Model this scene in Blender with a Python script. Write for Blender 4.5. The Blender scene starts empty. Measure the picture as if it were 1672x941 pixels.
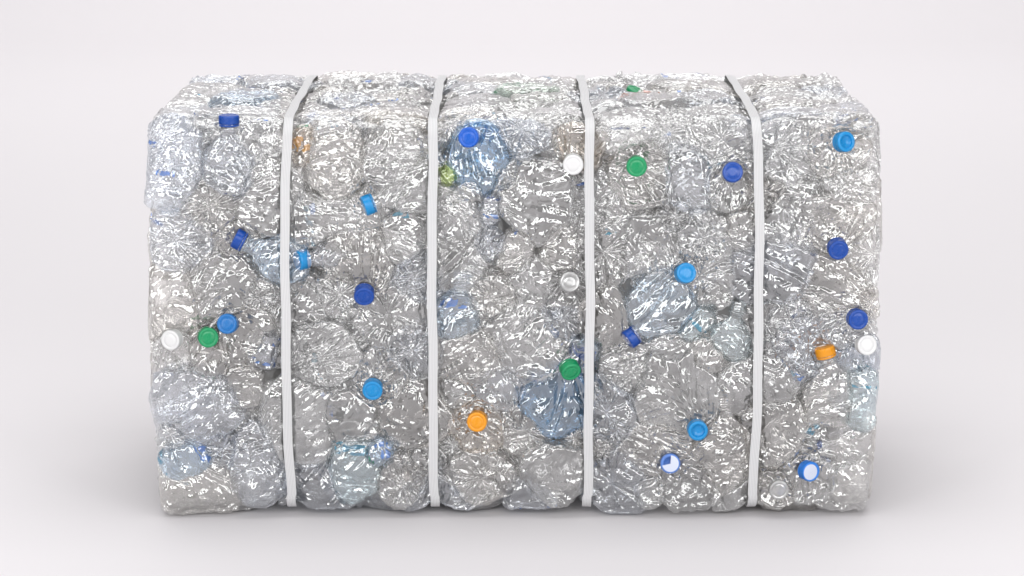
import bpy, bmesh, math
import numpy as np
from mathutils import Vector, Matrix

SEED = 20
rng = np.random.default_rng(SEED)
S = bpy.context.scene
COL = S.collection

# ------------------------------------------------------------------ setup
W, D, H, RB = 1.056, 0.54, 0.604, 0.024          # the bale as it left the press
HALF = np.array([W / 2, D / 2, H / 2]); CEN = np.array([0, D / 2, H / 2])
IW, IH = 1672.0, 941.0
PITCH_DEG = 12.22
FPX, PITCH = 4430.0, math.radians(PITCH_DEG)
CAM = np.array([0.0, -3.86, H + 0.583])
STRAP_PX = [470, 707, 961, 1234]


def project(p):
    q = p - CAM
    c, s = math.cos(PITCH), math.sin(PITCH)
    dep = q[1] * c - q[2] * s
    up = q[1] * s + q[2] * c
    return IW / 2 + FPX * q[0] / dep, IH / 2 - FPX * up / dep


STRAP_X = [(px - IW / 2) / FPX * 3.915 - 0.004 for px in STRAP_PX]
CH_X0 = -(836 - 842) / 1150.0


def groove(x):
    g = np.zeros_like(x)
    for sx in STRAP_X:
        g = g + np.exp(-((x - sx) / 0.022) ** 2)
    return g


def bulge(P):
    """the strapped bale swells between its straps and at mid height"""
    P = np.asarray(P, float)
    x, y, z = P[..., 0], P[..., 1], P[..., 2]
    zc = 2 * z / H - 1
    g = groove(x)
    x2 = x * (1 + 0.017 * (1 - zc ** 2) + 0.009 * (0.5 - 0.5 * zc)) + 0.0045
    fy = 1 - 2 * y / D
    y2 = y - 0.012 * fy * (1 - np.clip(zc, -1, 1) ** 2) + 0.006 * g * np.clip(fy, -1, 1) ** 3
    s = np.sign(zc) * np.abs(zc) ** 5
    z2 = z - s * np.where(zc < 0, 0.014, 0.0068) * g
    yc = 2 * np.clip(y / D, 0, 1) - 1
    z2 = z2 + np.clip(zc, 0, 1) ** 3 * 0.0045 * (1 - yc ** 2) * (1 - g)
    return np.stack([x2, y2, z2], -1)


def front_at(px, py, depth=0.0):
    """point of the unswollen front face that is seen at a pixel of the photograph"""
    p = np.array([0.0, depth, H / 2])
    for _ in range(25):
        u, v = project(bulge(p))
        p = p + np.array([(px - u) / 1160.0, 0, -(py - v) / 1150.0])
    return p


def top_at(px, py, depth=0.0):
    p = np.array([0.0, D / 2, H - depth])
    for _ in range(60):
        u, v = project(bulge(p))
        p = p + np.array([(px - u) / 1160.0, -(py - v) / 160.0, 0])
    return p


PX = 1 / 1150.0

# ------------------------------------------------------------------ box field


def sdf(P):
    q = np.abs(P - CEN) - (HALF - RB)
    out = np.linalg.norm(np.maximum(q, 0), axis=-1)
    ins = np.minimum(q.max(-1), 0)
    return out + ins - RB


def sdf_n(P):
    e = 1e-4
    g = np.stack([sdf(P + np.array(v) * e) - sdf(P - np.array(v) * e) for v in ((1, 0, 0), (0, 1, 0), (0, 0, 1))], -1)
    return g / np.maximum(np.linalg.norm(g, axis=-1, keepdims=True), 1e-9)


# ------------------------------------------------------------------ creases


def fold_field(P, r, lam, n=5, warp=0.35):
    """ridged field: sharp, branching creases of spacing lam"""
    f = np.zeros(P.shape[:-1])
    dirs = r.normal(size=(n, 3)); dirs /= np.linalg.norm(dirs, axis=1, keepdims=True)
    wd = r.normal(size=(3, 3)) / lam * 1.6
    wp = r.uniform(0, 6.28, 3)
    Wv = np.stack([np.sin(P @ wd[i] + wp[i]) for i in range(3)], -1) * lam * warp
    Q = P + Wv
    for i in range(n):
        f += np.sin(Q @ dirs[i] * (math.pi / lam) * r.uniform(0.7, 1.35) + r.uniform(0, 6.28))
    return np.abs(f) / math.sqrt(n)          # 0 on the creases


def tri_field(P, r, lam, n=4, sharp=2.6):
    """straight folds: in each patch of the film one direction of folding wins"""
    f = np.zeros(P.shape[:-1]); wsum = np.zeros(P.shape[:-1])
    for i in range(n):
        d = r.normal(size=3); d /= np.linalg.norm(d)
        w = r.normal(size=3) / (lam * 3.5)
        t = P @ d / (lam * r.uniform(0.7, 1.5)) + 0.45 * np.sin(P @ w * 2 + r.uniform(0, 6.28)) + r.uniform(0, 1)
        t = t + 0.18 * np.sin(t * 2.4 + r.uniform(0, 6))
        m = np.exp(sharp * np.sin(P @ (r.normal(size=3) / (lam * 1.9)) + r.uniform(0, 6.28)))
        tr = np.abs((t % 1.0) * 2 - 1)
        f += (tr - 0.5) * m; wsum += m
    return f / wsum


def facet_field(P, r, lam, K=4):
    """flat facets between straight creases: lowest of many little pyramids"""
    Q = P.reshape(-1, 3)
    pts = []
    lo, hi = Q.min(0), Q.max(0)
    for _ in range(400):
        p = Q[r.integers(len(Q))] + r.normal(size=3) * lam * 0.25
        if all(np.abs(p - q).max() > lam * 0.55 for q in pts): pts.append(p)
        if len(pts) >= 34: break
    f = np.full(len(Q), 9.0)
    for p in pts:
        near = np.nonzero(np.abs(Q - p).max(1) < lam * 2.2)[0]
        n = r.normal(size=(K, 3)); n /= np.linalg.norm(n, axis=1, keepdims=True)
        V = Q[near] - p
        h = (np.abs(V @ n.T) * r.uniform(.6, 1.3, K)).max(1) * r.uniform(.6, 1.4) + r.uniform(-.25, .25) * lam
        f[near] = np.minimum(f[near], h)
    f = np.where(f > 8, lam * .6, f)
    return (f.reshape(P.shape[:-1]) - lam * 0.4)


def crumple(P, r, amp=1.0, fine=1.0):
    f = 0.0034 * (fold_field(P, r, 0.045, 4, .15) - 0.7)
    f += 0.22 * facet_field(P, r, 0.034)
    f += 0.0062 * tri_field(P, r, 0.021, 5)
    f += fine * 0.0034 * tri_field(P, r, 0.0115, 6)
    f += fine * 0.0016 * tri_field(P, r, 0.0070, 6)
    return f * amp


# ------------------------------------------------------------------ meshes


def grid_mesh(name, G, wrap, mat, smooth=True, cap0=False):
    nu, nv = G.shape[:2]
    V = G.reshape(-1, 3)
    i = np.arange(nu - 1)[:, None]
    j = np.arange(nv if wrap else nv - 1)[None, :]
    j2 = (j + 1) % nv
    F = np.stack([i * nv + j, i * nv + j2, (i + 1) * nv + j2, (i + 1) * nv + j], -1).reshape(-1, 4)
    me = bpy.data.meshes.new(name)
    me.vertices.add(len(V)); me.vertices.foreach_set('co', V.astype(np.float32).ravel())
    me.loops.add(F.size); me.loops.foreach_set('vertex_index', F.astype(np.int32).ravel())
    me.polygons.add(len(F))
    me.polygons.foreach_set('loop_start', np.arange(0, F.size, 4, dtype=np.int32))
    me.polygons.foreach_set('use_smooth', np.full(len(F), smooth))
    me.update(calc_edges=True)
    me.materials.append(mat)
    return me


def link(name, me, parent=None, loc=(0, 0, 0)):
    o = bpy.data.objects.new(name, me)
    COL.objects.link(o)
    if parent is not None:
        o.parent = parent
    o.location = loc
    return o


def grid_normals(G):
    du = np.gradient(G, axis=0)
    Gp = np.concatenate([G[:, -1:], G, G[:, :1]], 1)
    dv = (Gp[:, 2:] - Gp[:, :-2]) * 0.5
    n = np.cross(du, dv)
    return n / np.maximum(np.linalg.norm(n, axis=-1, keepdims=True), 1e-12)


# ------------------------------------------------------------------ materials


def nodes_of(name):
    m = bpy.data.materials.new(name); m.use_nodes = True
    nt = m.node_tree; nt.nodes.clear()
    return m, nt, lambda t, **k: _node(nt, t, k)


def _node(nt, t, k):
    n = nt.nodes.new(t)
    for a, b in k.items():
        if a.startswith('i_'):
            n.inputs[a[2:].replace('_', ' ')].default_value = b
        else:
            setattr(n, a, b)
    return n


def film(name, tint, haze=0.112, hazecol=(0.84, 0.84, 0.83), rough=0.042, f0=0.21, bump=0.13, milk=0.0):
    """thin clear plastic: lets light straight through, scatters a little, mirrors the lamps"""
    m, nt, N = nodes_of(name)
    L = nt.links.new
    out = N('ShaderNodeOutputMaterial')
    tc = N('ShaderNodeTexCoord')
    n1 = N('ShaderNodeTexNoise'); n1.inputs['Scale'].default_value = 40; n1.inputs['Detail'].default_value = 1.0
    L(tc.outputs['Object'], n1.inputs['Vector'])
    mxv = N('ShaderNodeMix', data_type='VECTOR'); mxv.inputs[0].default_value = 0.02
    L(tc.outputs['Object'], mxv.inputs[4]); L(n1.outputs['Color'], mxv.inputs[5])
    vo = N('ShaderNodeTexVoronoi', distance='CHEBYCHEV'); vo.inputs['Scale'].default_value = 95
    L(mxv.outputs[1], vo.inputs['Vector'])
    bp = N('ShaderNodeBump'); bp.inputs['Strength'].default_value = bump; bp.inputs['Distance'].default_value = 0.0045
    L(vo.outputs['Distance'], bp.inputs['Height'])
    lw = N('ShaderNodeLayerWeight'); L(bp.outputs[0], lw.inputs['Normal'])
    pw = N('ShaderNodeMath', operation='POWER'); L(lw.outputs['Facing'], pw.inputs[0]); pw.inputs[1].default_value = 3.0
    fr = N('ShaderNodeMath', operation='MULTIPLY_ADD'); L(pw.outputs[0], fr.inputs[0]); fr.inputs[1].default_value = 0.76; fr.inputs[2].default_value = f0
    tr = N('ShaderNodeBsdfTransparent'); tr.inputs[0].default_value = (*tint, 1)
    df = N('ShaderNodeBsdfDiffuse'); df.inputs[0].default_value = (*[a * b for a, b in zip(hazecol, tint)], 1); L(bp.outputs[0], df.inputs['Normal'])
    tl = N('ShaderNodeBsdfTranslucent'); tl.inputs[0].default_value = (*[a * b for a, b in zip(hazecol, tint)], 1); L(bp.outputs[0], tl.inputs['Normal'])
    md = N('ShaderNodeMixShader'); md.inputs[0].default_value = 0.45; L(df.outputs[0], md.inputs[1]); L(tl.outputs[0], md.inputs[2])
    # haze varies a little over the film: stress whitening along folds
    n2 = N('ShaderNodeTexNoise'); n2.inputs['Scale'].default_value = 26; n2.inputs['Detail'].default_value = 4
    L(tc.outputs['Object'], n2.inputs['Vector'])
    hz = N('ShaderNodeMapRange'); L(n2.outputs['Fac'], hz.inputs['Value'])
    hz.inputs['From Min'].default_value = 0.3; hz.inputs['From Max'].default_value = 0.7
    hz.inputs['To Min'].default_value = haze * 0.45; hz.inputs['To Max'].default_value = haze * 1.6
    mx = N('ShaderNodeMixShader'); L(hz.outputs[0], mx.inputs[0]); L(tr.outputs[0], mx.inputs[1]); L(md.outputs[0], mx.inputs[2])
    gl = N('ShaderNodeBsdfGlossy'); gl.inputs['Roughness'].default_value = rough; gl.inputs[0].default_value = (1, 1, 1, 1); L(bp.outputs[0], gl.inputs['Normal'])
    fx = N('ShaderNodeMixShader'); L(fr.outputs[0], fx.inputs[0]); L(mx.outputs[0], fx.inputs[1]); L(gl.outputs[0], fx.inputs[2])
    L(fx.outputs[0], out.inputs['Surface'])
    return m


def solid(name, col, rough=0.3, trans=0.0, bump=0.0, bscale=300, spec=0.5, scuff=0.35):
    m, nt, N = nodes_of(name)
    L = nt.links.new
    out = N('ShaderNodeOutputMaterial')
    b = N('ShaderNodeBsdfPrincipled')
    tc = N('ShaderNodeTexCoord')
    nz = N('ShaderNodeTexNoise'); nz.inputs['Scale'].default_value = 130; nz.inputs['Detail'].default_value = 3
    L(tc.outputs['Object'], nz.inputs['Vector'])
    mr = N('ShaderNodeMapRange'); L(nz.outputs['Fac'], mr.inputs['Value'])
    mr.inputs['To Min'].default_value = rough * 0.6; mr.inputs['To Max'].default_value = rough * 1.5
    L(mr.outputs[0], b.inputs['Roughness'])
    sn = N('ShaderNodeTexNoise'); sn.inputs['Scale'].default_value = 210; sn.inputs['Detail'].default_value = 6; sn.inputs['Roughness'].default_value = 0.7
    L(tc.outputs['Object'], sn.inputs['Vector'])
    sr = N('ShaderNodeMapRange'); L(sn.outputs['Fac'], sr.inputs['Value']); sr.inputs['From Min'].default_value = 0.56; sr.inputs['From Max'].default_value = 0.74; sr.inputs['To Max'].default_value = scuff
    sm_ = N('ShaderNodeMix', data_type='RGBA'); L(sr.outputs[0], sm_.inputs[0])
    sm_.inputs[6].default_value = (*col, 1); sm_.inputs[7].default_value = (*[c * .6 + .25 for c in col], 1)
    L(sm_.outputs[2], b.inputs['Base Color'])
    b.inputs['Specular IOR Level'].default_value = spec
    if trans:
        b.inputs['Subsurface Weight'].default_value = trans
        b.inputs['Subsurface Radius'].default_value = (0.004, 0.004, 0.004)
    if bump:
        n2 = N('ShaderNodeTexNoise'); n2.inputs['Scale'].default_value = bscale
        L(tc.outputs['Object'], n2.inputs['Vector'])
        bp = N('ShaderNodeBump'); bp.inputs['Strength'].default_value = bump; bp.inputs['Distance'].default_value = 0.001
        L(n2.outputs['Fac'], bp.inputs['Height']); L(bp.outputs[0], b.inputs['Normal'])
    L(b.outputs[0], out.inputs['Surface'])
    return m


M = {
    'clear': film('clear_plastic', (0.965, 0.965, 0.965)),
    'warm': film('warm_clear_plastic', (0.966, 0.956, 0.943), hazecol=(0.82, 0.80, 0.77)),
    'cool': film('cool_clear_plastic', (0.940, 0.955, 0.980), hazecol=(0.77, 0.80, 0.86)),
    'milky': film('milky_plastic', (0.96, 0.96, 0.96), haze=0.22, hazecol=(0.84, 0.84, 0.83), rough=0.09),
    'paleblue': film('pale_blue_plastic', (0.86, 0.925, 0.985), hazecol=(0.70, 0.84, 0.98)),
    'blue': film('blue_plastic', (0.60, 0.79, 0.97), hazecol=(0.55, 0.78, 1.0)),
    'aqua': film('aqua_plastic', (0.90, 0.95, 0.965), hazecol=(0.78, 0.87, 0.90)),
    'green': film('pale_green_plastic', (0.88, 0.95, 0.89)),
    'lime': film('lime_plastic', (0.80, 0.92, 0.33), haze=0.3, hazecol=(0.85, 0.95, 0.5)),
    'tan': film('tan_plastic', (0.965, 0.925, 0.88), hazecol=(0.85, 0.79, 0.72)),
    'blue_label': film('blue_label_film', (0.08, 0.28, 0.80), haze=0.55, hazecol=(1, 1, 1), rough=0.15),
    'navy_label': film('navy_label_film', (0.04, 0.12, 0.40), haze=0.55, hazecol=(1, 1, 1), rough=0.15),
    'teal_label': film('teal_label_film', (0.07, 0.42, 0.62), haze=0.50, hazecol=(1, 1, 1), rough=0.15),
    'green_label': film('green_label_film', (0.05, 0.48, 0.24), haze=0.55, hazecol=(1, 1, 1), rough=0.15),
    'orange_label': film('orange_label_film', (0.92, 0.50, 0.10), haze=0.45, hazecol=(1, 1, 1), rough=0.15),
    'red_label': film('red_label_film', (0.80, 0.30, 0.16), haze=0.45, hazecol=(1, 1, 1), rough=0.15),
    'cap_blue': solid('royal_blue_cap', (0.001, 0.055, 0.32), 0.28, bump=0.05),
    'cap_mid': solid('bright_blue_cap', (0.002, 0.095, 0.50), 0.28, bump=0.05),
    'cap_cyan': solid('sky_blue_cap', (0.004, 0.235, 0.55), 0.28, bump=0.05),
    'cap_teal': solid('ocean_blue_cap', (0.003, 0.140, 0.42), 0.28, bump=0.05),
    'cap_pale': solid('pale_blue_cap', (0.09, 0.20, 0.55), 0.28, bump=0.05),
    'cap_sky': solid('light_blue_cap', (0.02, 0.19, 0.66), 0.28, bump=0.05),
    'cap_green': solid('green_cap', (0.005, 0.270, 0.100), 0.28, bump=0.05),
    'cap_white': solid('white_cap', (0.68, 0.68, 0.68), 0.32, bump=0.05),
    'cap_orange': solid('orange_cap', (0.74, 0.29, 0.006), 0.28, bump=0.05),
    'cap_lime': solid('lime_cap', (0.45, 0.62, 0.05), 0.28, bump=0.05),
    'cap_frost': film('frosted_cap', (0.92, 0.92, 0.92), haze=0.55, hazecol=(0.85, 0.85, 0.84), rough=0.2, bump=0.1),
    'seal': solid('white_seal', (0.58, 0.62, 0.74), 0.4, bump=0.2),
}


def strap_mat():
    m, nt, N = nodes_of('woven_white_strap')
    L = nt.links.new
    out = N('ShaderNodeOutputMaterial'); b = N('ShaderNodeBsdfPrincipled')
    uv = N('ShaderNodeUVMap')
    sp = N('ShaderNodeSeparateXYZ'); L(uv.outputs[0], sp.inputs[0])
    def wave(src, k):
        a = N('ShaderNodeMath', operation='MULTIPLY'); L(src, a.inputs[0]); a.inputs[1].default_value = k
        s = N('ShaderNodeMath', operation='SINE'); L(a.outputs[0], s.inputs[0]); return s.outputs[0]
    wx = wave(sp.outputs[0], 2 * math.pi / 0.00225)
    wy = wave(sp.outputs[1], 2 * math.pi / 0.0030)
    mu = N('ShaderNodeMath', operation='MULTIPLY'); L(wx, mu.inputs[0]); L(wy, mu.inputs[1])
    ad = N('ShaderNodeMath', operation='MULTIPLY_ADD'); L(wx, ad.inputs[0]); ad.inputs[1].default_value = 0.6; L(mu.outputs[0], ad.inputs[2])
    mr = N('ShaderNodeMapRange'); L(ad.outputs[0], mr.inputs['Value']); mr.inputs['From Min'].default_value = -1.4; mr.inputs['From Max'].default_value = 1.0
    cr = N('ShaderNodeMix', data_type='RGBA'); L(mr.outputs[0], cr.inputs[0])
    cr.inputs[6].default_value = (0.38, 0.38, 0.385, 1); cr.inputs[7].default_value = (0.76, 0.76, 0.768, 1)
    L(cr.outputs[2], b.inputs['Base Color'])
    b.inputs['Roughness'].default_value = 0.30
    bp = N('ShaderNodeBump'); bp.inputs['Strength'].default_value = 0.5; bp.inputs['Distance'].default_value = 0.0006
    L(ad.outputs[0], bp.inputs['Height']); L(bp.outputs[0], b.inputs['Normal'])
    L(b.outputs[0], out.inputs['Surface'])
    return m


M['strap'] = strap_mat()
M['strap_cord'] = solid('white_cord', (0.76, 0.76, 0.76), 0.35)
M['core'] = solid('packed_plastic_gap_shade', (0.11, 0.108, 0.105), 0.10, bump=0.3, bscale=160, spec=1.0)  # bale core, its colour darkened to stand in for shade between the bottles
M['backdrop'] = solid('white_paper', (0.735, 0.712, 0.727), 0.8, spec=0.1, scuff=0.0)

# ------------------------------------------------------------------ caps
CAP_R, CAP_H = 0.0148, 0.0125


def cap_mesh(kind, mat):
    seg = 96
    h, r = CAP_H, CAP_R
    if kind == 'ring':
        prof = [(0.0001, h - .0045), (.0088, h - .0045), (.0094, h - .003), (.0098, h - .0006), (.0108, h), (.0128, h), (.0142, h - .0008), (r, h - .002)]
    else:
        prof = [(0.0001, h - .0002), (.0050, h - .0002), (.0090, h - .0002), (.0096, h - .0008), (.0102, h - .0008), (.0108, h), (.0132, h), (.0142, h - .0006), (r, h - .0018)]
    n0 = len(prof)
    prof += [(r, h - .004), (r, h - .008), (r, 0.0006), (r - .0006, 0.0), (r - .002, 0.0002), (r - .002, h - .006)]
    G = np.zeros((len(prof), seg, 3))
    th = np.arange(seg) / seg * 2 * math.pi
    for i, (a, z) in enumerate(prof):
        rr = np.full(seg, a)
        if n0 - 1 < i <= n0 + 2:
            rr = rr + np.where(np.arange(seg) % 2 == 0, 0.0, -0.0007)
        G[i] = np.stack([rr * np.cos(th), rr * np.sin(th), np.full(seg, z)], -1)
    return grid_mesh('cap', G[::-1], True, mat)


def ring_mesh(mat):
    seg = 64
    r = CAP_R - 0.0002
    prof = [(r - .0015, -.0008), (r - .0003, -.0008), (r, -.0012), (r, -.0030), (r - .0004, -.0034), (r - .0018, -.0034)]
    th = np.arange(seg) / seg * 2 * math.pi
    G = np.stack([np.stack([a * np.cos(th), a * np.sin(th), np.full(seg, z)], -1) for a, z in prof])
    return grid_mesh('tamper_ring', G[::-1], True, mat)


def seal_mesh(mat, a0, a1, off=0.0, r=0.0108):
    th = np.linspace(a0, a1, 40); rr = np.linspace(0.0003, r, 8)
    G = np.stack([np.stack([a * np.cos(th) + off, a * np.sin(th), np.full(40, CAP_H + 0.0009 - 6 * a * a)], -1) for a in rr])
    return grid_mesh('seal', G, False, mat)


_cap_cache = {}


def put_cap(root, rootpos, pos, axis, colour, ring=False, seal=None, spin=0.0):
    key = (colour, ring)
    if key not in _cap_cache:
        _cap_cache[key] = (cap_mesh('ring' if ring else 'plain', M[colour]), ring_mesh(M[colour]))
    cm, rm = _cap_cache[key]
    c = link('cap', cm, root)
    q = Vector(axis).to_track_quat('Z', 'Y')
    c.rotation_mode = 'QUATERNION'
    c.rotation_quaternion = q
    c.location = Vector(pos - rootpos)
    link('tamper_ring', rm, c)
    if seal:
        link('seal', seal_mesh(M['seal'], *seal), c)
    return c


# ------------------------------------------------------------------ bottles
BOTTLES = []


def frame_for(n, e1=None):
    n = n / np.linalg.norm(n)
    if abs(n[2]) > 0.9:
        e1 = np.array([1.0, 0, 0])
    else:
        e1 = np.cross(np.array([0, 0, 1.0]), -n) * -1
        e1 = np.cross(n, np.array([0, 0, 1.0])) * -1
    e1 = e1 - n * (e1 @ n); e1 /= np.linalg.norm(e1)
    e2 = np.cross(n, e1)
    if abs(n[2]) <= 0.9 and e2[2] < 0:
        e1, e2 = -e1, -e2
    return e1, e2, n


class B:
    pass


def add(kind, pos, n, rx, ry, ang=0.0, tint='clear', cap=None, off=(0, 0), tilt=(0, 0), depth=0.0, label=None, group='crushed bottles pressed into the bale',
        scraps=(), neck=False, ring=False, seal=None, layer=0, amp=1.0, fine=1.0, res=1.0, len_=None, neckrise=0.0, star=0, hero=False):
    """kind: end (seen along its axis, neck or base outwards) or lying (on its side)"""
    b = B()
    rx *= 1.10; ry *= 1.10
    b.__dict__.update(dict(kind=kind, pos=np.array(pos, float), n=np.array(n, float), rx=rx, ry=ry, ang=ang, tint=tint, cap=cap, off=off, tilt=((tilt[0] * 1.5 + rng.uniform(-.12, .12), tilt[1] * 1.5 + rng.uniform(-.16, .12)) if cap and kind == 'end' else tilt), depth=depth,
                           label=label, group=group, scraps=scraps, neck=neck, ring=ring, seal=seal, layer=layer, amp=amp, fine=fine, res=res, neckrise=neckrise, star=star, own=(0 if label is None else 2 if hero else 1)))
    b.e1, b.e2, b.n = frame_for(b.n)
    c, s = math.cos(ang), math.sin(ang)
    b.ax = b.e1 * c + b.e2 * s            # long axis, towards the neck
    b.bx = -b.e1 * s + b.e2 * c
    # spine
    if ry <= rx:
        k = rx - ry; b.r = ry
    else:
        k = 0; b.r = (rx + ry) / 2
    b.sp = (b.pos - b.ax * k, b.pos + b.ax * k)
    BOTTLES.append(b)
    return b


def seg_dist(P, sp):
    a, c = sp
    d = c - a
    L2 = d @ d
    t = np.zeros(P.shape[:-1]) if L2 < 1e-10 else np.clip(((P - a) @ d) / L2, 0, 1)
    C = a + t[..., None] * d
    return np.linalg.norm(P - C, axis=-1), C


def build_bottle(b, idx):
    r = np.random.default_rng(1000 + idx)
    size = max(b.rx, b.ry)
    nu = int(np.clip(150 * b.res * size / 0.06, 40, 210)); nv = int(np.clip(190 * b.res * (b.rx + b.ry) / 0.11, 48, 230))
    v = np.arange(nv) / nv * 2 * math.pi
    cv, sv = np.cos(v), np.sin(v)
    mouth_r = 0.0118
    if b.kind == 'lying':
        # profile along the axis: u 0 base .. 1 mouth
        hasneck = b.neck or b.cap is not None
        Lb = b.rx                                # half length of the body
        neckL = 0.020 if hasneck else 0.0
        nn = 14 if hasneck else 0
        u = np.linspace(0, 1, nu - nn)
        x = -Lb + 2 * Lb * u
        shl = 0.42 if hasneck else 0.30
        prof = np.ones_like(u)
        prof *= np.clip(1 - np.clip(1 - u / 0.10, 0, 1) ** 2.2, 0, 1) ** 0.5
        t = np.clip((u - (1 - shl)) / shl, 0, 1)
        e = mouth_r / b.ry if hasneck else 0.03
        sh = e + (1 - e) * (0.5 + 0.5 * np.cos(math.pi * t)) ** (0.9 if hasneck else 0.6)
        prof = prof * sh
        prof = prof * (1 + 0.05 * np.sin(u * r.uniform(8, 14) + r.uniform(0, 6)))
        if r.random() < 0.45:                     # moulded rings round the body
            rl = r.uniform(0.010, 0.015)
            prof = prof * (1 - 0.045 * np.abs(np.sin(math.pi * x / rl)) ** 3 * np.clip((u - .12) * 12, 0, 1) * np.clip((.72 - u) * 9, 0, 1))
        thick = np.clip(0.40 + r.uniform(-.06, .06), 0.3, 0.6) * b.ry
        wz = prof * thick
        if hasneck:
            mixn = np.clip((u - 0.80) / 0.2, 0, 1) ** 2
            wz = wz * (1 - mixn) + mouth_r * mixn
        wy = prof * b.ry
        if hasneck:
            x = np.concatenate([x, Lb + np.linspace(0.002, neckL, nn)])
            wy = np.concatenate([wy, np.full(nn, mouth_r)]); wz = np.concatenate([wz, np.full(nn, mouth_r)])
            bead = mouth_r + 0.0030 * (np.array([0, 1, 1, 0, 0, 0.4, 0, 0, 0.4, 0, 0, 0.4, 0, 0]))
            wy[-nn:] = bead; wz[-nn:] = bead
        u2 = np.concatenate([u, np.ones(nn)]) if nn else u
        bend = r.uniform(-0.12, 0.12) * b.rx * 2
        yb = bend * ((u2 - 1) ** 2 - 0.25)
        zb = -wz - 0.001 - 0.004 * (1 - prof.max())
        ex = 2.5
        cc = np.sign(cv) * np.abs(cv) ** (2 / ex * 1.0); ss = np.sign(sv) * np.abs(sv) ** (2 / ex)
        e_ = np.concatenate([np.zeros(len(u)), np.ones(nn)])[:, None]
        cy = cc * (1 - e_) + cv * e_; sz = ss * (1 - e_) + sv * e_
        topz = np.interp(u2, [0, .15, .75, 1], [-0.012, -0.0, -0.002, -CAP_R + 0.004 + b.neckrise if b.cap else -0.016])
        Lc = np.stack([np.broadcast_to(x[:, None], (len(x), nv)), yb[:, None] + wy[:, None] * cy, topz[:, None] - (wz[:, None] if not hasneck else np.where(u2[:, None] < 1, wz[:, None] * (1 - np.clip((u2[:, None] - .8) / .2, 0, 1)), 0)) + wz[:, None] * sz], -1)
        rigid = np.clip((u2 - 0.86) / 0.14, 0, 1) if hasneck else np.zeros_like(u2)
        base = b.pos - b.n * b.depth
        G = base + Lc[..., 0:1] * b.ax + Lc[..., 1:2] * b.bx + Lc[..., 2:3] * b.n
        mat_co = Lc.copy()
        if nn:
            cap_pos = G[-1].mean(0) - b.ax * CAP_H * 0.80
            cap_axis = b.ax.copy()
            if b.tilt != (0, 0):
                cap_axis = b.ax + b.n * b.tilt[0] + b.bx * b.tilt[1]; cap_axis /= np.linalg.norm(cap_axis)
    else:
        # seen end-on: rings run from the buried end outwards
        nn = 12 if b.cap or b.neck else 0
        m = nu - nn
        u = np.linspace(0, 1, m)
        dp = 0.066
        # rad / height profile
        ka = [0, .18, .30, .42, .50, .58, .66, 1.0]
        if nn:
            kr = [.05, .80, .95, 1.0, 1.0, .96, .86, mouth_r / min(b.rx, b.ry)]
            kz = [-dp, -dp * .98, -dp * .8, -dp * .55, -.020, -.009, -.004, -0.0135]
        else:
            kr = [.05, .55, .85, 1.0, 1.0, .97, .86, 0.004]
            kz = [-dp, -dp * .98, -dp * .8, -dp * .55, -.018, -.007, -.001, -.004 - (0.008 if b.star else 0)]
        rad = np.interp(u, ka, kr); zz = np.interp(u, ka, kz)
        ker = np.array([1, 2, 3, 2, 1]) / 9.
        def sm(a):
            p = np.concatenate([[a[0]] * 2, a, [a[-1]] * 2]); return np.convolve(p, ker, 'valid')
        rad, zz = sm(rad), sm(zz)
        o = np.clip((u - 0.60) / 0.40, 0, 1)
        o = o * o * (3 - 2 * o)
        ox, oy = b.off
        lob = 1 + 0.05 * np.sin(v * 2 + r.uniform(0, 6)) + 0.05 * np.sin(v * 3 + r.uniform(0, 6)) + 0.03 * np.sin(v * 5 + r.uniform(0, 6))
        lobm = 1 + (lob - 1)[None, :] * np.clip(rad[:, None] * 3 - 1, 0, 1)
        X = rad[:, None] * lobm * b.rx * cv; Y = rad[:, None] * lobm * b.ry * sv
        if nn:
            X = X * 1.0
            kk = np.clip((u - .8) / .2, 0, 1)[:, None] ** 2
            X = X * (1 - kk) + kk * mouth_r * cv; Y = Y * (1 - kk) + kk * mouth_r * sv
        Z = np.broadcast_to(zz[:, None], X.shape).copy()
        # star folds drawn towards the middle
        if b.star:
            k = b.star
            ph = r.uniform(0, 6.28)
            vv = v + 0.25 * np.sin(v * 2 + r.uniform(0, 6)) + 0.1 * np.sin(v * 3 + ph)
            tw = np.abs(((vv[None, :] * k / (2 * math.pi) + 0.12 * np.sin(rad[:, None] * 6 + ph)) % 1) * 2 - 1)
            t2 = np.abs(((vv[None, :] * (k * 2 + 1) / (2 * math.pi) + ph) % 1) * 2 - 1)
            wgt = np.clip((u[:, None] - .56) / .1, 0, 1) * np.clip(rad[:, None] * 3.0, 0, 1)
            Z += wgt * (0.008 * (tw - 1) + 0.0035 * (t2 - .5)) * (0.4 + 0.6 * rad[:, None])
        elif nn:
            k = r.integers(7, 11)
            vv = v + 0.3 * np.sin(v * 2 + r.uniform(0, 6))
            tw = np.abs(((vv[None, :] * k / (2 * math.pi) + 0.15 * np.sin(rad[:, None] * 7)) % 1) * 2 - 1)
            wgt = np.clip((u[:, None] - .60) / .1, 0, 1) * np.clip((0.98 - u[:, None]) * 8, 0, 1)
            Z += wgt * 0.006 * (tw - 1)
        X = X + o[:, None] * ox; Y = Y + o[:, None] * oy
        rigid = np.clip((u - 0.93) / 0.07, 0, 1)
        tx, ty = b.tilt
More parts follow.
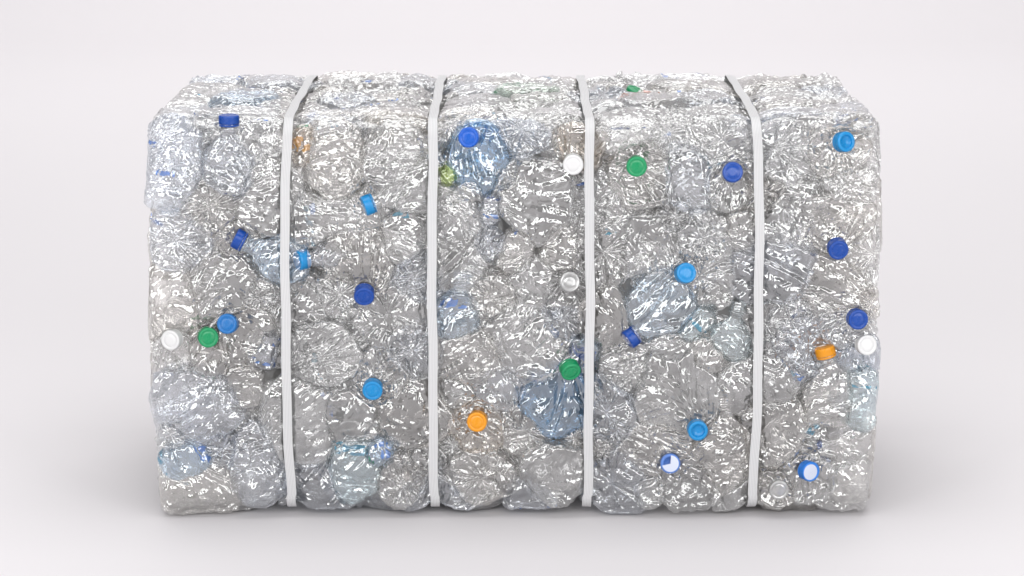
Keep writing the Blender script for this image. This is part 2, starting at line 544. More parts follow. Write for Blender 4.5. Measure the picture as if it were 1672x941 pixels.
        if nn:
            axl = np.array([tx, ty, 1.0]); axl /= np.linalg.norm(axl)
            a1 = np.cross([0, 1, 0], axl); a1 /= np.linalg.norm(a1); a2 = np.cross(axl, a1)
            nc = np.array([ox, oy, zz[-1]])
            hs = np.linspace(0.0008, 0.012, nn)
            bead = mouth_r + np.array([0, .002, .002, 0, 0, 0.001, 0, 0, .001, 0, 0, 0])
            ringpts = nc + hs[:, None, None] * axl + bead[:, None, None] * (cv[None, :, None] * a1 + sv[None, :, None] * a2)
            Lc = np.concatenate([np.stack([X, Y, Z], -1), ringpts], 0)
            rigid = np.concatenate([rigid, np.ones(nn)])
        else:
            rigid = rigid * 0
            Lc = np.stack([X, Y, Z], -1)
        base = b.pos - b.n * b.depth
        G = base + Lc[..., 0:1] * b.ax + Lc[..., 1:2] * b.bx + Lc[..., 2:3] * b.n
        mat_co = Lc.copy()
        if nn:
            cap_axis = axl[0] * b.ax + axl[1] * b.bx + axl[2] * b.n
            cap_pos = G[-nn].mean(0) + cap_axis * 0.0035
    flex = (1 - rigid)[:, None]
    # ---- pressed between its neighbours
    qn = np.zeros(G.shape[:2])
    if b.layer == 0:
        near = [o_ for o_ in BOTTLES if o_ is not b and o_.layer == 0 and np.linalg.norm(o_.pos - b.pos) < 0.30]
        for it in range(3):
            t, C = seg_dist(G, b.sp); t = t / b.r
            to = np.full(t.shape, 9.0)
            for o_ in near:
                d2, _ = seg_dist(G, o_.sp)
                to = np.minimum(to, d2 / o_.r + 0.10 + 0.20 * (b.own - o_.own))
            if it == 2: break
            s = np.where(t > to, np.clip(2 * to / np.maximum(t + to, 1e-6), 0.6, 1), 1.0)
            s = 1 - (1 - s) * flex
            G = C + (G - C) * s[..., None]
        qn = np.clip(t / np.maximum(to, 0.05), 0, 1.15)
    # ---- pressed flat by the walls of the baler
    d = sdf(G); n = sdf_n(G)
    k = 0.004
    lim = -b.depth * 0.9
    e = (d - lim) / k
    newd = lim - k * np.log1p(np.exp(-np.clip(e, -60, 60))) + k * 0.3
    newd = np.where(e < -50, d, newd)
    if b.layer == 0:
        newd = newd - (0.003 * qn ** 2 + 0.011 * qn ** 10) * np.exp(-np.maximum(-newd, 0) / 0.03)
    G = G + n * ((newd - d) * (flex if False else 1.0))[..., None] if not (b.cap or b.neck) else G + n * ((newd - d) * flex)[..., None]
    # ---- creased
    N = grid_normals(G)
    off_sign = np.sign(((G - G.reshape(-1, 3).mean(0)) * N).sum(-1).mean())
    sc_ = r.uniform(0.58, 1.12); f = crumple(mat_co / sc_, r, b.amp * sc_ * r.uniform(.8, 1.15), b.fine * r.uniform(.7, 1.45)) * flex
    f = f * 0.92 * (1 - 0.4 * np.clip(np.abs(n[..., 0]) * 1.5 - .5, 0, 1)) * (1 - 0.35 * np.clip(n[..., 2] * 1.5 - .5, 0, 1)) * (1 - 0.35 * np.clip(qn, 0, 1) ** 6)
    if b.kind == 'end':
        f = f * np.clip(0.25 + 2.0 * np.linalg.norm(mat_co[..., :2] - np.array(b.off), axis=-1) / b.r, 0, 1)
    G = G + N * off_sign * f[..., None]
    # ---- nothing sticks out under the straps or through the floor
    d = sdf(G); n = sdf_n(G)
    hmax = 0.005 - 0.010 * np.clip(groove(G[..., 0] ) * 1.0, 0, 1) * (np.abs(n[..., 0]) < 0.7)
    over = np.maximum(d - hmax, 0)
    G = G - n * (over * 0.85 * flex)[..., None]
    G = bulge(G)
    G[..., 2] = np.maximum(G[..., 2], 0.0015 + 0.002 * (idx % 3) * 0.3)
    rootpos = G.reshape(-1, 3).mean(0)
    root = bpy.data.objects.new('plastic_bottle', None)
    root.empty_display_size = 0.02
    COL.objects.link(root)
    root.location = rootpos
    if b.label: root['label'] = b.label
    root['category'] = 'bottle'
    root['group'] = b.group
    Gl = G - rootpos
    link('body', grid_mesh('body', Gl, True, M[b.tint]), root)
    if b.cap:
        cp = bulge(cap_pos)
        put_cap(root, rootpos, cp, cap_axis, b.cap, b.ring, b.seal)
    NN = grid_normals(Gl) * off_sign
    for (u0, u1, v0, v1, mt) in b.scraps:
        i0, i1 = int(u0 * nu), max(int(u1 * nu), int(u0 * nu) + 3)
        js = (np.arange(int(v0 * nv), max(int(v1 * nv), int(v0 * nv) + 3)) % nv)
        sub = (Gl + NN * 0.0007)[i0:i1][:, js]
        # ragged torn edge
        rr = np.random.default_rng(idx * 7 + i0)
        sub = sub + 0.0
        j = np.linspace(0, 1, sub.shape[1])
        ei = 1 + 0.5 * np.sin(j * rr.uniform(6, 16) + rr.uniform(0, 6))
        mid = sub.mean(0, keepdims=True)
        sub2 = mid + (sub - mid) * (0.35 + 0.65 * np.clip(ei, 0, 1))[None, :, None]
        me = grid_mesh('label_scrap', sub2, False, M[mt])
        torn = fold_field(sub2, rr, 0.011, 5)
        keep = torn.ravel() > 0.42
        bm = bmesh.new(); bm.from_mesh(me); bm.verts.ensure_lookup_table()
        bmesh.ops.delete(bm, geom=[bm.verts[q] for q in np.nonzero(~keep)[0]], context='VERTS')
        if len(bm.faces) > 3:
            bm.to_mesh(me); link('label_scrap', me, root)
        bm.free()
    return root


#FEATURES#

# ---------------------------------------------------- featured bottles (front)
FN = np.array([0, -1.0, 0])


def F_end(cx, cy, rx, ry, cap=None, capxy=None, tint='clear', tilt=(0, 0), depth=0.0, label=None, ang=0.0, **k):
    p = front_at(cx, cy)
    off = (0, 0)
    if capxy is not None:
        q = front_at(*capxy) - p
        dx, dz = q[0], q[2]
        c, s = math.cos(ang), math.sin(ang)
        off = (dx * c + dz * s, -dx * s + dz * c)
    return add('end', p, FN, rx * PX, ry * PX, ang=ang, cap=cap, off=off, tilt=tilt, tint=tint, depth=depth, label=label, **k)


def F_lie(cx, cy, half, hw, deg, tint='clear', cap=None, depth=0.0, label=None, **k):
    """deg: direction of the neck in the picture, counter-clockwise from right"""
    p = front_at(cx, cy)
    return add('lying', p, FN, half * PX, hw * PX, ang=math.radians(deg), tint=tint, cap=cap, depth=depth, label=label, **k)


def lie_cap(capx, capy, deg, half, hw, **k):
    """lying bottle given by its cap: the body trails off behind it"""
    back = half * 1.10 + 0.018 / PX * 0.9
    a = math.radians(deg)
    return F_lie(capx - math.cos(a) * back, capy + math.sin(a) * back, half, hw, deg, **k)


e, l, lc = F_end, F_lie, lie_cap
# caps that face the camera
e(780, 258, 46, 60, 'cap_mid', (767, 227), 'blue', depth=.002, tilt=(-.05, .1), hero=True, label='blue tinted crushed bottle with bright blue cap near the top of the second strap', amp=.7, fine=.7)
e(950, 235, 40, 50, 'cap_white', (936, 269), 'tan', tilt=(.05, .0), label='crushed bottle with glossy white cap touching the third strap')
e(1050, 290, 56, 58, 'cap_green', (1040, 273), 'warm', depth=.003, tilt=(.0, .1), label='clear bottle with green cap in the upper front, right of the third strap')
e(1190, 305, 42, 52, 'cap_blue', (1197, 286), 'clear', depth=.003, tilt=(.05, .1), label='clear bottle with dark blue cap close to the left of the fourth strap')
e(1372, 250, 52, 45, 'cap_cyan', (1375, 236), 'warm', depth=.006, ring=True, tilt=(.3, .15), label='clear bottle with sky blue ring cap in the top right corner of the front')
e(1375, 368, 62, 55, 'cap_blue', (1368, 406), 'warm', depth=.004, tilt=(.05, -.1), label='large clear bottle with dark blue cap at its lower edge, near the right end')
e(585, 425, 52, 70, 'cap_blue', (594, 479), 'warm', depth=.0, tilt=(.05, -.15), hero=True, label='oval warm clear bottle with dark blue cap at its bottom, left of second strap')
e(392, 560, 58, 62, 'cap_teal', (372, 533), 'warm', depth=.003, tilt=(.0, .1), label='clear bottle with ocean blue cap beside the green cap on the left')
e(330, 592, 48, 50, 'cap_green', (336, 554), 'warm', depth=.006, tilt=(.1, .15), label='clear bottle with green cap between a white and a blue cap on the left')
e(285, 590, 44, 48, 'cap_white', (283, 557), 'clear', depth=.004, tilt=(-.2, .1), label='clear bottle with white cap at the left edge of the bale')
e(1080, 500, 54, 58, 'cap_cyan', (1117, 450), 'paleblue', depth=-.002, tilt=(.15, .2), amp=.65, fine=.7, hero=True, label='round pale blue bottle with sky blue cap at its upper right')
e(1385, 540, 50, 45, 'cap_blue', (1399, 523), 'clear', depth=.002, tilt=(.1, .1), label='clear bottle with dark blue cap just above a white cap near the right edge')
e(1412, 590, 36, 48, 'cap_white', (1413, 567), 'cool', depth=.003, tilt=(.1, .1), label='clear bottle with white cap below a dark blue cap at the right edge')
e(620, 620, 50, 52, 'cap_cyan', (608, 637), 'clear', depth=.005, tilt=(0, -.05), label='clear bottle with sky blue cap facing out at the lower left of second strap')
e(912, 664, 54, 62, 'cap_green', (928, 601), 'blue', depth=.0, tilt=(.15, -.25), amp=.7, fine=.7, hero=True, label='blue tinted bottle hanging below its green cap, left of the third strap')
e(780, 705, 45, 58, 'cap_orange', (780, 690), 'tan', depth=.002, tilt=(0, .05), label='bottle with orange cap right of the second strap in the lower half')
e(1108, 645, 64, 82, 'cap_cyan', (1138, 703), 'milky', depth=-.002, ring=True, tilt=(.1, .0), amp=.6, fine=.5, hero=True, label='large smooth clear bottle with open sky blue ring cap')
e(1128, 795, 62, 48, 'cap_pale', (1095, 760), 'clear', depth=.001, ring=True, seal=(-2.9, 1.5, 0.0, .0128), tilt=(-.05, .1), label='crushed bottle with blue and white cap at the bottom, left of the fourth strap')
e(1325, 790, 52, 45, 'cap_sky', (1317, 772), 'clear', depth=.003, seal=(0, 6.283, -.0022, .0118), tilt=(.3, .1), label='clear bottle with blue rimmed pale cap at the bottom right of fourth strap')
e(1270, 805, 40, 36, 'cap_frost', (1271, 800), 'warm', depth=.0, tilt=(.0, .05), label='crushed bottle with frosted white cap in the bottom row right of the fourth strap')
e(925, 480, 40, 42, 'cap_frost', (928, 466), 'clear', depth=.006, tilt=(.1, .25), label='crumpled bottle with small frosted white cap left of the third strap at mid height')
# caps seen from the side
lc(373, 196, 90, 58, 46, cap='cap_blue', tint='cool', depth=.0, label='upright clear bottle with blue cap on top at the upper left')
lc(388, 391, 152, 50, 36, cap='cap_blue', tint='paleblue', depth=-.001, label='bottle lying with dark blue cap to its left, left of the first strap')
lc(489, 430, 185, 38, 32, cap='cap_cyan', tint='cool', depth=.007, tilt=(.6, 0), label='bottle with blue cap half hidden at the right edge of the first strap')
lc(598, 334, 200, 62, 46, cap='cap_cyan', tint='clear', depth=-.001, tilt=(.25, 0), label='clear bottle lying with sky blue cap to its left, left of the second strap')
lc(1345, 572, 105, 62, 56, cap='cap_orange', tint='warm', depth=.004, label='upright clear bottle with orange cap tucked under film near the right end')
lc(1030, 558, 215, 36, 34, cap='cap_blue', tint='cool', depth=.006, tilt=(.3, 0), label='small bottle with blue cap pointing down left under the round pale blue bottle')
l(650, 395, 52, 40, 80, 'clear', depth=.004, scraps=[(.84, .93, .12, .3, 'teal_label')], label='clear bottle with torn teal label at its top left of the second strap')
l(1180, 748, 74, 48, 92, 'warm', neck=True, depth=.0, label='tapering clear bottle with bare open neck beside the fourth strap')
l(1197, 560, 40, 34, 80, 'aqua', neck=True, depth=.006, label='small pale aqua bottle with bare neck left of the fourth strap')
l(748, 520, 46, 38, 88, 'paleblue', neck=True, depth=.008, label='pale blue necked bottle right of the second strap at mid height', scraps=[(.55, .7, .1, .3, 'blue_label')])
# bottles known by their outline
e(878, 330, 66, 65, None, None, 'clear', depth=-.005, amp=.75, star=0, hero=True, label='big round crumpled bottle bottom seen end on, left of the third strap')
e(556, 482, 44, 44, None, None, 'clear', depth=.0, star=9, label='star folded bottle bottom right of the first strap at mid height')
e(657, 792, 48, 44, None, None, 'warm', depth=.0, star=10, label='star folded bottle bottom in the bottom row left of the second strap')
e(340, 340, 52, 50, None, None, 'warm', depth=.0, star=9, label='star folded warm clear bottle bottom left of the first strap')
e(1150, 392, 46, 48, None, None, 'clear', depth=.001, star=7, label='star folded clear bottle bottom between third and fourth strap')
e(802, 492, 42, 42, None, None, 'warm', depth=.001, star=8, label='small star folded bottle bottom between second and third strap')
e(785, 785, 58, 48, None, None, 'warm', depth=.0, star=11, hero=True, label='star folded bottle bottom in the bottom row right of the second strap')
e(910, 778, 60, 56, None, None, 'milky', depth=-.002, amp=.7, hero=True, label='large round greyish bottle bottom in the bottom row left of the third strap')
e(525, 585, 66, 52, None, None, 'milky', depth=-.002, star=8, hero=True, label='milky bottle with bright folds right of the first strap in the lower half')
l(312, 660, 76, 62, 140, 'cool', depth=-.003, amp=.8, hero=True, label='large clear bottle lying aslant at the lower left of the bale')
l(485, 690, 88, 62, 95, 'milky', depth=-.001, amp=.6, label='large greyish smooth bottle behind the lower part of the first strap')
l(545, 262, 76, 44, 268, 'warm', depth=-.002, amp=.8, hero=True, label='tall warm clear bottle right of the first strap at the top')
l(640, 255, 70, 54, 80, 'clear', depth=.001, label='tall clear bottle left of the second strap at the top')
l(420, 762, 72, 46, 100, 'cool', depth=.0, label='clear bottle standing in the bottom row left of the first strap')
l(300, 757, 46, 36, 20, 'paleblue', depth=.002, label='bluish crumpled bottle at the lower left corner', scraps=[(.75, .95, .1, .35, 'blue_label'), (.1, .2, .05, .3, 'teal_label')])
l(275, 262, 80, 48, 84, 'cool', depth=-.003, hero=True, label='large pale bluish bottle at the upper left corner', scraps=[(.35, .41, .2, .28, 'blue_label'), (.6, .66, .1, .2, 'blue_label')])
l(440, 318, 76, 54, 70, 'clear', depth=-.001, label='large clear bottle left of the first strap in the upper half')
l(577, 778, 54, 40, 265, 'aqua', depth=-.001, hero=True, label='pale aqua bottle in the bottom row between first and second strap', scraps=[(.05, .2, .1, .4, 'teal_label')])
l(745, 400, 84, 48, 92, 'clear', depth=.0, fine=1.3, label='tall finely wrinkled bottle right of the second strap')
l(728, 290, 26, 22, 20, 'lime', depth=.003, amp=1.5, label='lime green crumpled scrap of a bottle beside the second strap')
l(1345, 665, 72, 58, 88, 'clear', depth=.003, fine=1.2, label='finely wrinkled clear bottle under the orange cap near the right end') if False else None
l(615, 745, 30, 24, 30, 'paleblue', depth=.002, label='small bottle with blue and green torn label, lower left of the second strap', scraps=[(.55, .9, .15, .4, 'blue_label'), (.1, .3, .1, .4, 'green_label')])
l(430, 575, 40, 28, 70, 'cool', depth=.010, label='clear bottle with torn blue label left of the first strap', scraps=[(.2, .3, .1, .5, 'blue_label'), (.6, .8, .3, .45, 'navy_label')])
l(803, 345, 34, 22, 85, 'cool', depth=.010, label='small bottle with blue label ring left of the big round bottle bottom', scraps=[(.3, .4, .0, .5, 'blue_label'), (.7, .8, .0, .5, 'navy_label')])
l(842, 410, 44, 28, 70, 'warm', depth=.008, label='clear bottle with short blue label band below the big round bottle bottom', scraps=[(.72, .86, .2, .38, 'blue_label')])
l(492, 235, 50, 24, 80, 'tan', depth=.010, label='narrow bottle with torn orange label right of the first strap', scraps=[(.35, .6, .1, .35, 'orange_label'), (.75, .85, .1, .3, 'green_label')])
l(950, 585, 40, 26, 75, 'paleblue', depth=.010, label='bottle with dark blue torn label behind the third strap', scraps=[(.3, .7, .1, .4, 'navy_label')])
l(1408, 650, 66, 38, 85, 'aqua', depth=.001, label='pale aqua bottle with torn teal label at the right edge', scraps=[(.85, .95, .1, .4, 'teal_label'), (.6, .64, .1, .4, 'teal_label')])
l(1140, 530, 40, 26, 45, 'aqua', depth=.009, label='clear bottle with teal label scrap right of the round pale blue bottle', scraps=[(.4, .5, .1, .45, 'teal_label')])

# ---------------------------------------------------- the rest of the shell
MIXT = ['clear'] * 7 + ['warm'] * 6 + ['cool'] * 3 + ['milky'] * 2


def try_add(p, n, rad, elong, layer, depth, res, tmin, **k):
    ang = rng.uniform(0, 2 * math.pi)
    kind = 'lying' if rng.random() < .62 else 'end'
    rx = rad * elong if kind == 'lying' else rad
    e1, e2, nn_ = frame_for(np.array(n, float))
    ax = e1 * math.cos(ang) + e2 * math.sin(ang)
    kx = max(rx - rad, 0)
    pts = np.array([p - ax * kx, p, p + ax * kx])
    for o in BOTTLES:
        if o.layer != layer:
            continue
        d, _ = seg_dist(pts, o.sp)
        if (d < (rad + o.r) * tmin).any():
            return False
    star = int(rng.integers(6, 12)) if kind == 'end' and rng.random() < .6 else 0
    add(kind, p, n, rx, rad, ang=ang, tint=str(rng.choice(MIXT)), depth=depth, layer=layer, star=star, res=res, **k)
    return True


def fill(face, count, tmin, layer=0, res=1.0, radii=(.060, .052, .044, .037, .031), depth0=0.0, **k):
    added = 0
    for rad in radii:
        for _ in range(700):
            if added >= count: return added
            a, b_ = rng.uniform(-1, 1, 2)
            m = 0.016
            if face == 'front': p = CEN + np.array([a * (HALF[0] - m), -HALF[1], b_ * (HALF[2] - m)]); n = (0, -1, 0)
            elif face == 'top': p = CEN + np.array([a * (HALF[0] - m), b_ * HALF[1], HALF[2]]); n = (0, 0, 1)
            elif face == 'left': p = CEN + np.array([-HALF[0], a * (HALF[1] - m), b_ * (HALF[2] - m)]); n = (-1, 0, 0)
            else: p = CEN + np.array([HALF[0], a * (HALF[1] - m), b_ * (HALF[2] - m)]); n = (1, 0, 0)
            dp = depth0 + float(rng.uniform(0.002, 0.012))
            p = p - np.array(n) * (depth0 if depth0 else 0)
            if try_add(np.array(p), n, rad, float(rng.uniform(1.05, 1.6)), layer, dp if not depth0 else 0.004, res, tmin, **k):
                added += 1
    return added


TN = (0, 0, 1.0)
for (tx, ty, tr, cap_, tnt, scr, lb) in (
        (1032, 128, .050, 'cap_green', 'clear', (), 'clear bottle with green cap at the back of the top'),
        (862, 132, .052, None, 'green', [(.55, .62, .1, .5, 'green_label'), (.7, .8, .2, .4, 'green_label')], 'pale green bottle with torn green label on top between second and third strap'),
        (1062, 150, .050, None, 'clear', [(.6, .75, .1, .4, 'red_label')], 'clear bottle with torn orange red label on top right of the third strap'),
        (545, 178, .052, None, 'cool', [(.6, .72, .1, .3, 'navy_label'), (.72, .8, .3, .5, 'blue_label'), (.5, .58, .55, .75, 'teal_label')], 'bottle with torn blue labels on top just right of the first strap'),
        (400, 145, .055, None, 'paleblue', [(.6, .7, .1, .3, 'blue_label')], 'pale blue flattened bottle on top left of the first strap'),
        (1385, 165, .046, None, 'cool', [(.5, .9, .55, .70, 'blue_label')], 'bottle with blue label strip on the top right corner of the bale'),
        (300, 170, .046, None, 'cool', [(.6, .7, .5, .75, 'navy_label'), (.5, .6, .3, .45, 'blue_label')], 'bottle with navy label scraps on the top left corner of the bale'),
        (1015, 190, .05, None, 'clear', [(.6, .68, .6, .8, 'navy_label')], 'clear bottle with dark label scrap on top just right of the third strap')):
    add('end', top_at(tx, ty), TN, tr, tr * .9, ang=.6, cap=cap_, tint=tnt, scraps=scr, label=lb, depth=.018 if cap_ else .003, tilt=(0.1, -.2) if cap_ else (0, 0), res=.85)
nf = len(BOTTLES)
n1 = fill('front', 90, 0.55)
n2 = fill('top', 64, 0.64, res=.85)
for bx in (-.43, STRAP_X[0], -.20, STRAP_X[1], 0.0, STRAP_X[2], .22, STRAP_X[3], .43):
    add('lying', (bx, D, H - 0.045), (0, 1, 0), .075, .046, ang=0.1, tint='clear', depth=.002, res=.6)
n3 = fill('left', 16, 0.72, res=.7, amp=.8, fine=.8)
n4 = fill('right', 15, 0.72, res=.7, amp=.8, fine=.8)
n5 = fill('front', 44, 0.72, layer=1, depth0=0.026, res=.8)
n6 = fill('top', 8, 0.9, layer=1, depth0=0.028, res=.6)
print('featured', nf, 'front', n1, 'top', n2, 'left', n3, 'right', n4, 'inner', n5, n6, 'total', len(BOTTLES))
for b in BOTTLES[nf:]:
    if rng.random() < ((.6 if b.n[2] > .5 else .26)):
        b.scraps = [(float(a), float(a) + .06, float(c), float(c) + rng.uniform(.05, .2), str(rng.choice(['blue_label', 'navy_label', 'teal_label', 'blue_label'])))
                    for a, c in rng.uniform([.3, .05], [.85, .4], (int(rng.integers(1, 3)), 2))]

for (gx, gy, gr) in ((1333, 295, .045), (575, 534, .042), (828, 750, .042), (1165, 560, .04), (441, 571, .04), (408, 678, .042)):
    gp = front_at(gx, gy) + np.array([0, 0.013, 0])
    add('end', gp, FN, gr, gr * .9, ang=gx * .1, tint='clear', layer=1, depth=.002, star=7, res=.8)
MARKS = [(373, 192, 'the blue cap at upper left'), (399, 397, 'the tilted dark blue cap'), (487, 429, 'the cap half behind the first strap'),
         (608, 331, 'the upper sky blue cap left of the second strap'), (767, 227, 'the bright blue cap by the second strap'), (728, 290, 'the lime green scrap'),
         (936, 269, 'the white cap at the third strap'), (1040, 273, 'the upper green cap'), (1197, 286, 'the dark blue cap by the fourth strap'),
         (1375, 236, 'the sky blue cap at upper right'), (1368, 406, 'the upper dark blue cap near the right end'), (594, 479, 'the dark blue cap by the second strap'),
         (372, 533, 'the ocean blue cap at left'), (336, 554, 'the green cap at left'), (283, 557, 'the white cap at the left edge'),
         (1117, 450, 'the cap on the round pale blue bottle'), (1399, 523, 'the lower dark blue cap near the right end'), (1413, 567, 'the white cap at the right edge'),
         (1347, 585, 'the sideways orange cap'), (608, 637, 'the lower sky blue cap left of the second strap'), (928, 601, 'the green cap by the third strap'),
         (780, 690, 'the round orange cap'), (1138, 703, 'the open sky blue ring cap'), (1095, 760, 'the blue and white cap'), (1317, 772, 'the pale cap with blue rim'),
         (1271, 800, 'the frosted white cap at the bottom'), (1036, 551, 'the small tilted blue cap'), (928, 466, 'the small frosted cap'),
         (878, 330, 'the big round bottle bottom'), (915, 690, 'the blue tinted bottle by the third strap'), (1195, 640, 'the bare neck by the fourth strap'),
         (575, 778, 'the pale aqua bottle at the bottom'), (312, 660, 'the large aslant bottle at lower left'), (485, 690, 'the smooth greyish bottle behind the first strap')]
LOOK = {'clear': 'clear', 'warm': 'faintly tan', 'cool': 'faintly bluish', 'milky': 'greyish', 'paleblue': 'pale blue', 'aqua': 'pale aqua', 'green': 'pale green', 'tan': 'tan'}
DIRS = ['right of', 'above right of', 'above', 'above left of', 'left of', 'below left of', 'below', 'below right of']
USED = set(b.label for b in BOTTLES if b.label)
PANEL = ['left of the first strap', 'between first and second strap', 'between second and third strap', 'between third and fourth strap', 'right of the fourth strap']
for b in BOTTLES:
    if b.label: continue
    what = LOOK[b.tint] + (' star folded bottle' if b.star else ' crushed bottle')
    if b.scraps: what += ' with scraps'
    c = bulge(b.pos)
    if b.n[1] > .5:
        b.label = 'clear crushed bottle at the upper back of the bale ' + PANEL[sum(1 for sx in STRAP_X if b.pos[0] > sx + .001)]
    elif abs(b.n[1]) > .5:
        u, v = project(c)
        for q in sorted(MARKS, key=lambda q: (q[0] - u) ** 2 + (q[1] - v) ** 2):
            k = int(round(math.atan2(q[1] - v, u - q[0]) / (math.pi / 4))) % 8
            lb = what + (' deeper in,' if b.layer else '') + ' ' + DIRS[k] + ' ' + q[2]
            if lb not in USED and len(lb.replace("-", " ").split()) <= 15: break
        b.label = lb
    elif b.n[2] > .5:
        pn = sum(1 for sx in STRAP_X if b.pos[0] > sx)
        row = ('front edge', 'middle', 'back edge')[int(np.clip(b.pos[1] / D * 3, 0, 2))]
        b.label = LOOK[b.tint] + ' bottle' + (' with scraps' if b.scraps else '') + ' on top '  + row + ' ' + PANEL[pn]
        if b.layer: b.label = LOOK[b.tint] + ' bottle deep under the top film ' + PANEL[pn]
    else:
        row = ('lower', 'middle', 'upper')[int(np.clip(b.pos[2] / H * 3, 0, 2))]
        dep = 'front' if b.pos[1] < D / 2 else 'back'
        b.label = what + ' in the ' + row + ' ' + dep + ' of ' + ('left' if b.n[0] < 0 else 'right') + ' end face'
    USED.add(b.label)
for b in BOTTLES:
    if len(b.label.split()) > 15: print('LONG', len(b.label.split()), b.label)
for i, b in enumerate(BOTTLES):
    build_bottle(b, i)

# ---------------------------------------------------- packed inside of the bale


def rounded_box(inset, nres):
    faces = []
    c = np.linspace(-1, 1, nres)
    return c


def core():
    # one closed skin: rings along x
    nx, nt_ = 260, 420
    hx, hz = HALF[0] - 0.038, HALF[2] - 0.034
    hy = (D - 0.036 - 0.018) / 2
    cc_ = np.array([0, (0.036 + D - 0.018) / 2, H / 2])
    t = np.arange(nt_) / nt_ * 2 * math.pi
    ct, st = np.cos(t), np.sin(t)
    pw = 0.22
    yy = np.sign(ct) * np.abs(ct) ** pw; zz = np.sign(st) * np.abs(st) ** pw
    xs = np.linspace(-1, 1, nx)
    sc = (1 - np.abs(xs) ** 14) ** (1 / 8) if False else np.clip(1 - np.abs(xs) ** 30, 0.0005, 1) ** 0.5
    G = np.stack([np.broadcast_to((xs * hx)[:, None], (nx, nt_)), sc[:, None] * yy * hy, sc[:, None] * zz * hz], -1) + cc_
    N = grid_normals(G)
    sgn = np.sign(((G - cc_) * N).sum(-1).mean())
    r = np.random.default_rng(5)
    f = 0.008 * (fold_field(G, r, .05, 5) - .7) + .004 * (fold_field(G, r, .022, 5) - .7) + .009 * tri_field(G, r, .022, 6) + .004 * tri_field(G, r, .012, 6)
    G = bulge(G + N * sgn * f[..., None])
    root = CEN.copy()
    o = link('packed_plastic_gap_shade', grid_mesh('packed_plastic_gap_shade', G - root, True, M['core']), None, root)
    o['kind'] = 'stuff'
    o['label'] = 'crushed plastic inside the bale, coloured dark for the shade in the gaps between bottles'
    o['category'] = 'plastic waste'


core()

# ---------------------------------------------------- straps


def strap(x, label, k):
    r = np.random.default_rng(300 + k)
    off = 0.0014
    hy, hz, R = HALF[1] + off, HALF[2] + off, RB + off
    pts = []
    for cy, cz, a0 in ((-hy + R, -hz + R, math.pi), (hy - R, -hz + R, 1.5 * math.pi), (hy - R, hz - R, 0), (-hy + R, hz - R, .5 * math.pi)):
        for a in np.linspace(a0, a0 + math.pi / 2, 14):
            pts.append((cy + R * math.cos(a), cz + R * math.sin(a)))
    pts = np.array(pts)
    nxt = np.roll(pts, -1, 0)
    dense = []
    for p, q in zip(pts, nxt):
        L = np.linalg.norm(q - p)
        m = max(1, int(L / 0.006))
        for i in range(m): dense.append(p + (q - p) * i / m)
    path = np.array(dense)
    s = np.concatenate([[0], np.cumsum(np.linalg.norm(np.diff(path, axis=0), axis=1))])
    tang = np.roll(path, -1, 0) - np.roll(path, 1, 0); tang /= np.linalg.norm(tang, axis=1, keepdims=True)
    nor = np.stack([tang[:, 1], -tang[:, 0]], -1)
    w, th = 0.0068, 0.0005
    # cross-section: flat woven tape with soft edges
    cs = [(-w, 0), (-w * .96, th), (-w * .5, th * 1.25), (0, th * 1.3), (w * .5, th * 1.25), (w * .96, th), (w, 0), (w * .96, -th), (0, -th), (-w * .96, -th)]
    G = np.zeros((len(path) + 1, len(cs), 3))
    wob = 0.0007 * np.sin(s * 21 + r.uniform(0, 6)) + 0.0005 * np.sin(s * 47 + r.uniform(0, 6))
    tw = 0.0006 * np.sin(s * 33 + r.uniform(0, 6))
    for i in range(len(path) + 1):
        j = i % len(path)
        for c, (a, h) in enumerate(cs):
            p2 = path[j] + nor[j] * (h + tw[j] * a / w)
            G[i, c] = (x + a + wob[j], CEN[1] + p2[0], CEN[2] + p2[1])
    # the tape follows the swell of its own centre line, so it stays flat across
    Cn = G.mean(1, keepdims=True).copy(); Cn[..., 0] = x
    G = G + (bulge(Cn) - Cn)
    back = np.clip((G[..., 1] / D - 0.45) / 0.5, 0, 1) * np.clip((G[..., 2] - 0.7 * H) / (0.25 * H), 0, 1)
    G[..., 2] -= 0.006 * back ** 2
    G[..., 2] = np.maximum(G[..., 2], 0.001)
    root = np.array([x, CEN[1], 0.0])
    me = grid_mesh('strap', G - root, True, M['strap'], smooth=False)
    uvl = me.uv_layers.new(name='UVMap')
    sv = np.concatenate([s, [s[-1] + .006]])
    co = np.zeros((G.shape[0] * G.shape[1], 2))
    co[:, 0] = np.tile([a for a, h in cs], G.shape[0]); co[:, 1] = np.repeat(sv, len(cs))
    li = np.zeros(len(me.loops), np.int32); me.loops.foreach_get('vertex_index', li)
    uvl.data.foreach_set('uv', co[li].astype(np.float32).ravel())
    o = link('baling_strap', me, None, root)
    o['label'] = label; o['category'] = 'strap'; o['group'] = 'white straps round the bale'


SL = ['white woven strap nearest the left end, with a dark blue cap bottle on its left',
      'white woven strap beside the lime green scrap, second from the left end',
      'white woven strap touching the white cap, right of the big round bottle bottom',
      'white woven strap nearest the right end, beside the bare bottle necks']
for k, (x, lb) in enumerate(zip(STRAP_X, SL)):
    strap(x, lb, k)

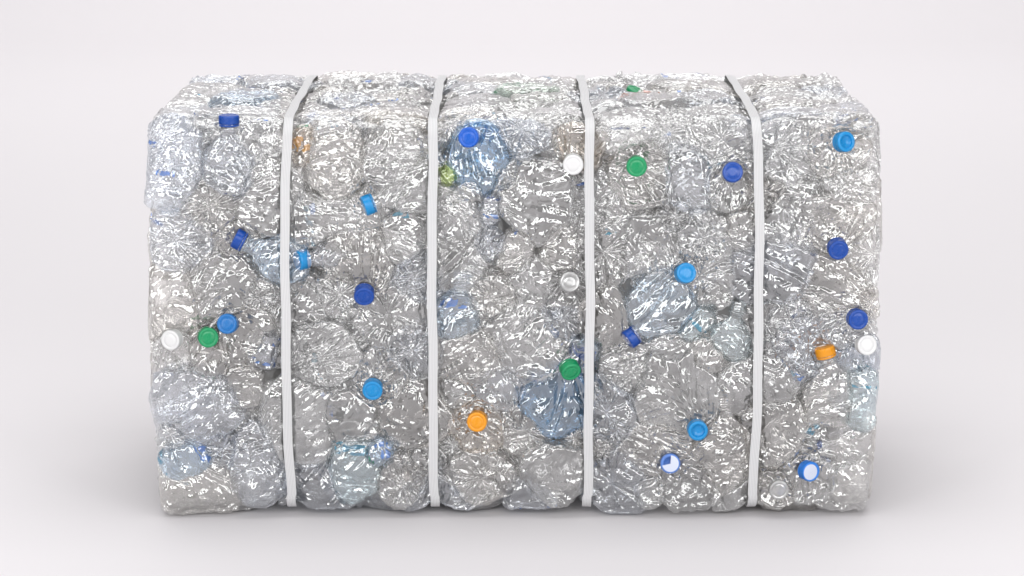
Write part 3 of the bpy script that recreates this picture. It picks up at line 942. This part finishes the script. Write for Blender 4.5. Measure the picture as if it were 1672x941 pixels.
# ---------------------------------------------------- backdrop: a paper sweep
prof = [(-7.0, 0.0), (-3.0, 0.0), (1.0, 0.0), (3.0, 0.0), (5.6, 0.0)]
for a in np.linspace(0, math.pi / 2, 24)[1:]:
    prof.append((5.6 + 2.0 * math.sin(a), 2.0 - 2.0 * math.cos(a)))
prof += [(7.6, 4.0), (7.6, 6.0)]
xs = np.linspace(-7, 7, 30)
G = np.array([[(x, y, z) for x in xs] for y, z in prof])
o = link('backdrop', grid_mesh('backdrop', G, False, M['backdrop']))
o['kind'] = 'structure'; o['label'] = 'seamless off-white studio paper sweep under and behind the bale'; o['category'] = 'backdrop'

# ---------------------------------------------------- light


def area(name, loc, target, sx, sy, power, col=(1, 1, 1)):
    ld = bpy.data.lights.new(name, 'AREA'); ld.shape = 'RECTANGLE'; ld.size = sx; ld.size_y = sy; ld.energy = power; ld.color = col
    o = bpy.data.objects.new(name, ld); COL.objects.link(o)
    o.location = loc
    o.rotation_euler = (Vector(target) - Vector(loc)).to_track_quat('-Z', 'Y').to_euler()
    return o


w = bpy.data.worlds.new('World'); S.world = w; w.use_nodes = True
bg = w.node_tree.nodes['Background']; bg.inputs[0].default_value = (1, .985, .995, 1); bg.inputs[1].default_value = 0.38
area('overhead_softbox', (0, -0.1, 3.2), (0, 0.4, 0), 3.4, 2.0, 50)
area('left_softbox', (-2.5, -3.0, 1.45), (0, 0.1, 0.3), 1.6, 2.3, 53)
area('right_softbox', (2.5, -3.0, 1.45), (0, 0.1, 0.3), 1.6, 2.3, 53)
area('front_softbox', (0.0, -4.2, 2.5), (0, 0.1, 0.3), 3.4, 1.2, 78)
area('backdrop_fill', (0, 4.7, 5.2), (0, 5.0, 0), 8.0, 3.0, 190).data.spread = math.radians(150)  # unseen lamp, added to brighten the sweep evenly

# ---------------------------------------------------- camera
cd = bpy.data.cameras.new('camera'); cam = bpy.data.objects.new('camera', cd); COL.objects.link(cam)
cam.location = CAM; cam.rotation_euler = (math.pi / 2 - PITCH, 0, 0)
cd.sensor_width = 36.0; cd.lens = FPX / IW * 36.0; cd.clip_end = 100; cd.clip_start = 0.05
S.camera = cam
S.render.engine = 'CYCLES'
S.cycles.transparent_max_bounces = 24
S.cycles.max_bounces = 8
S.cycles.diffuse_bounces = 4
S.cycles.glossy_bounces = 4
S.cycles.use_denoising = True
S.cycles.caustics_reflective = False
S.cycles.caustics_refractive = False
S.view_settings.view_transform = 'Standard'; S.view_settings.look = 'None'
S.view_settings.exposure = 0.0; S.view_settings.gamma = 1.0
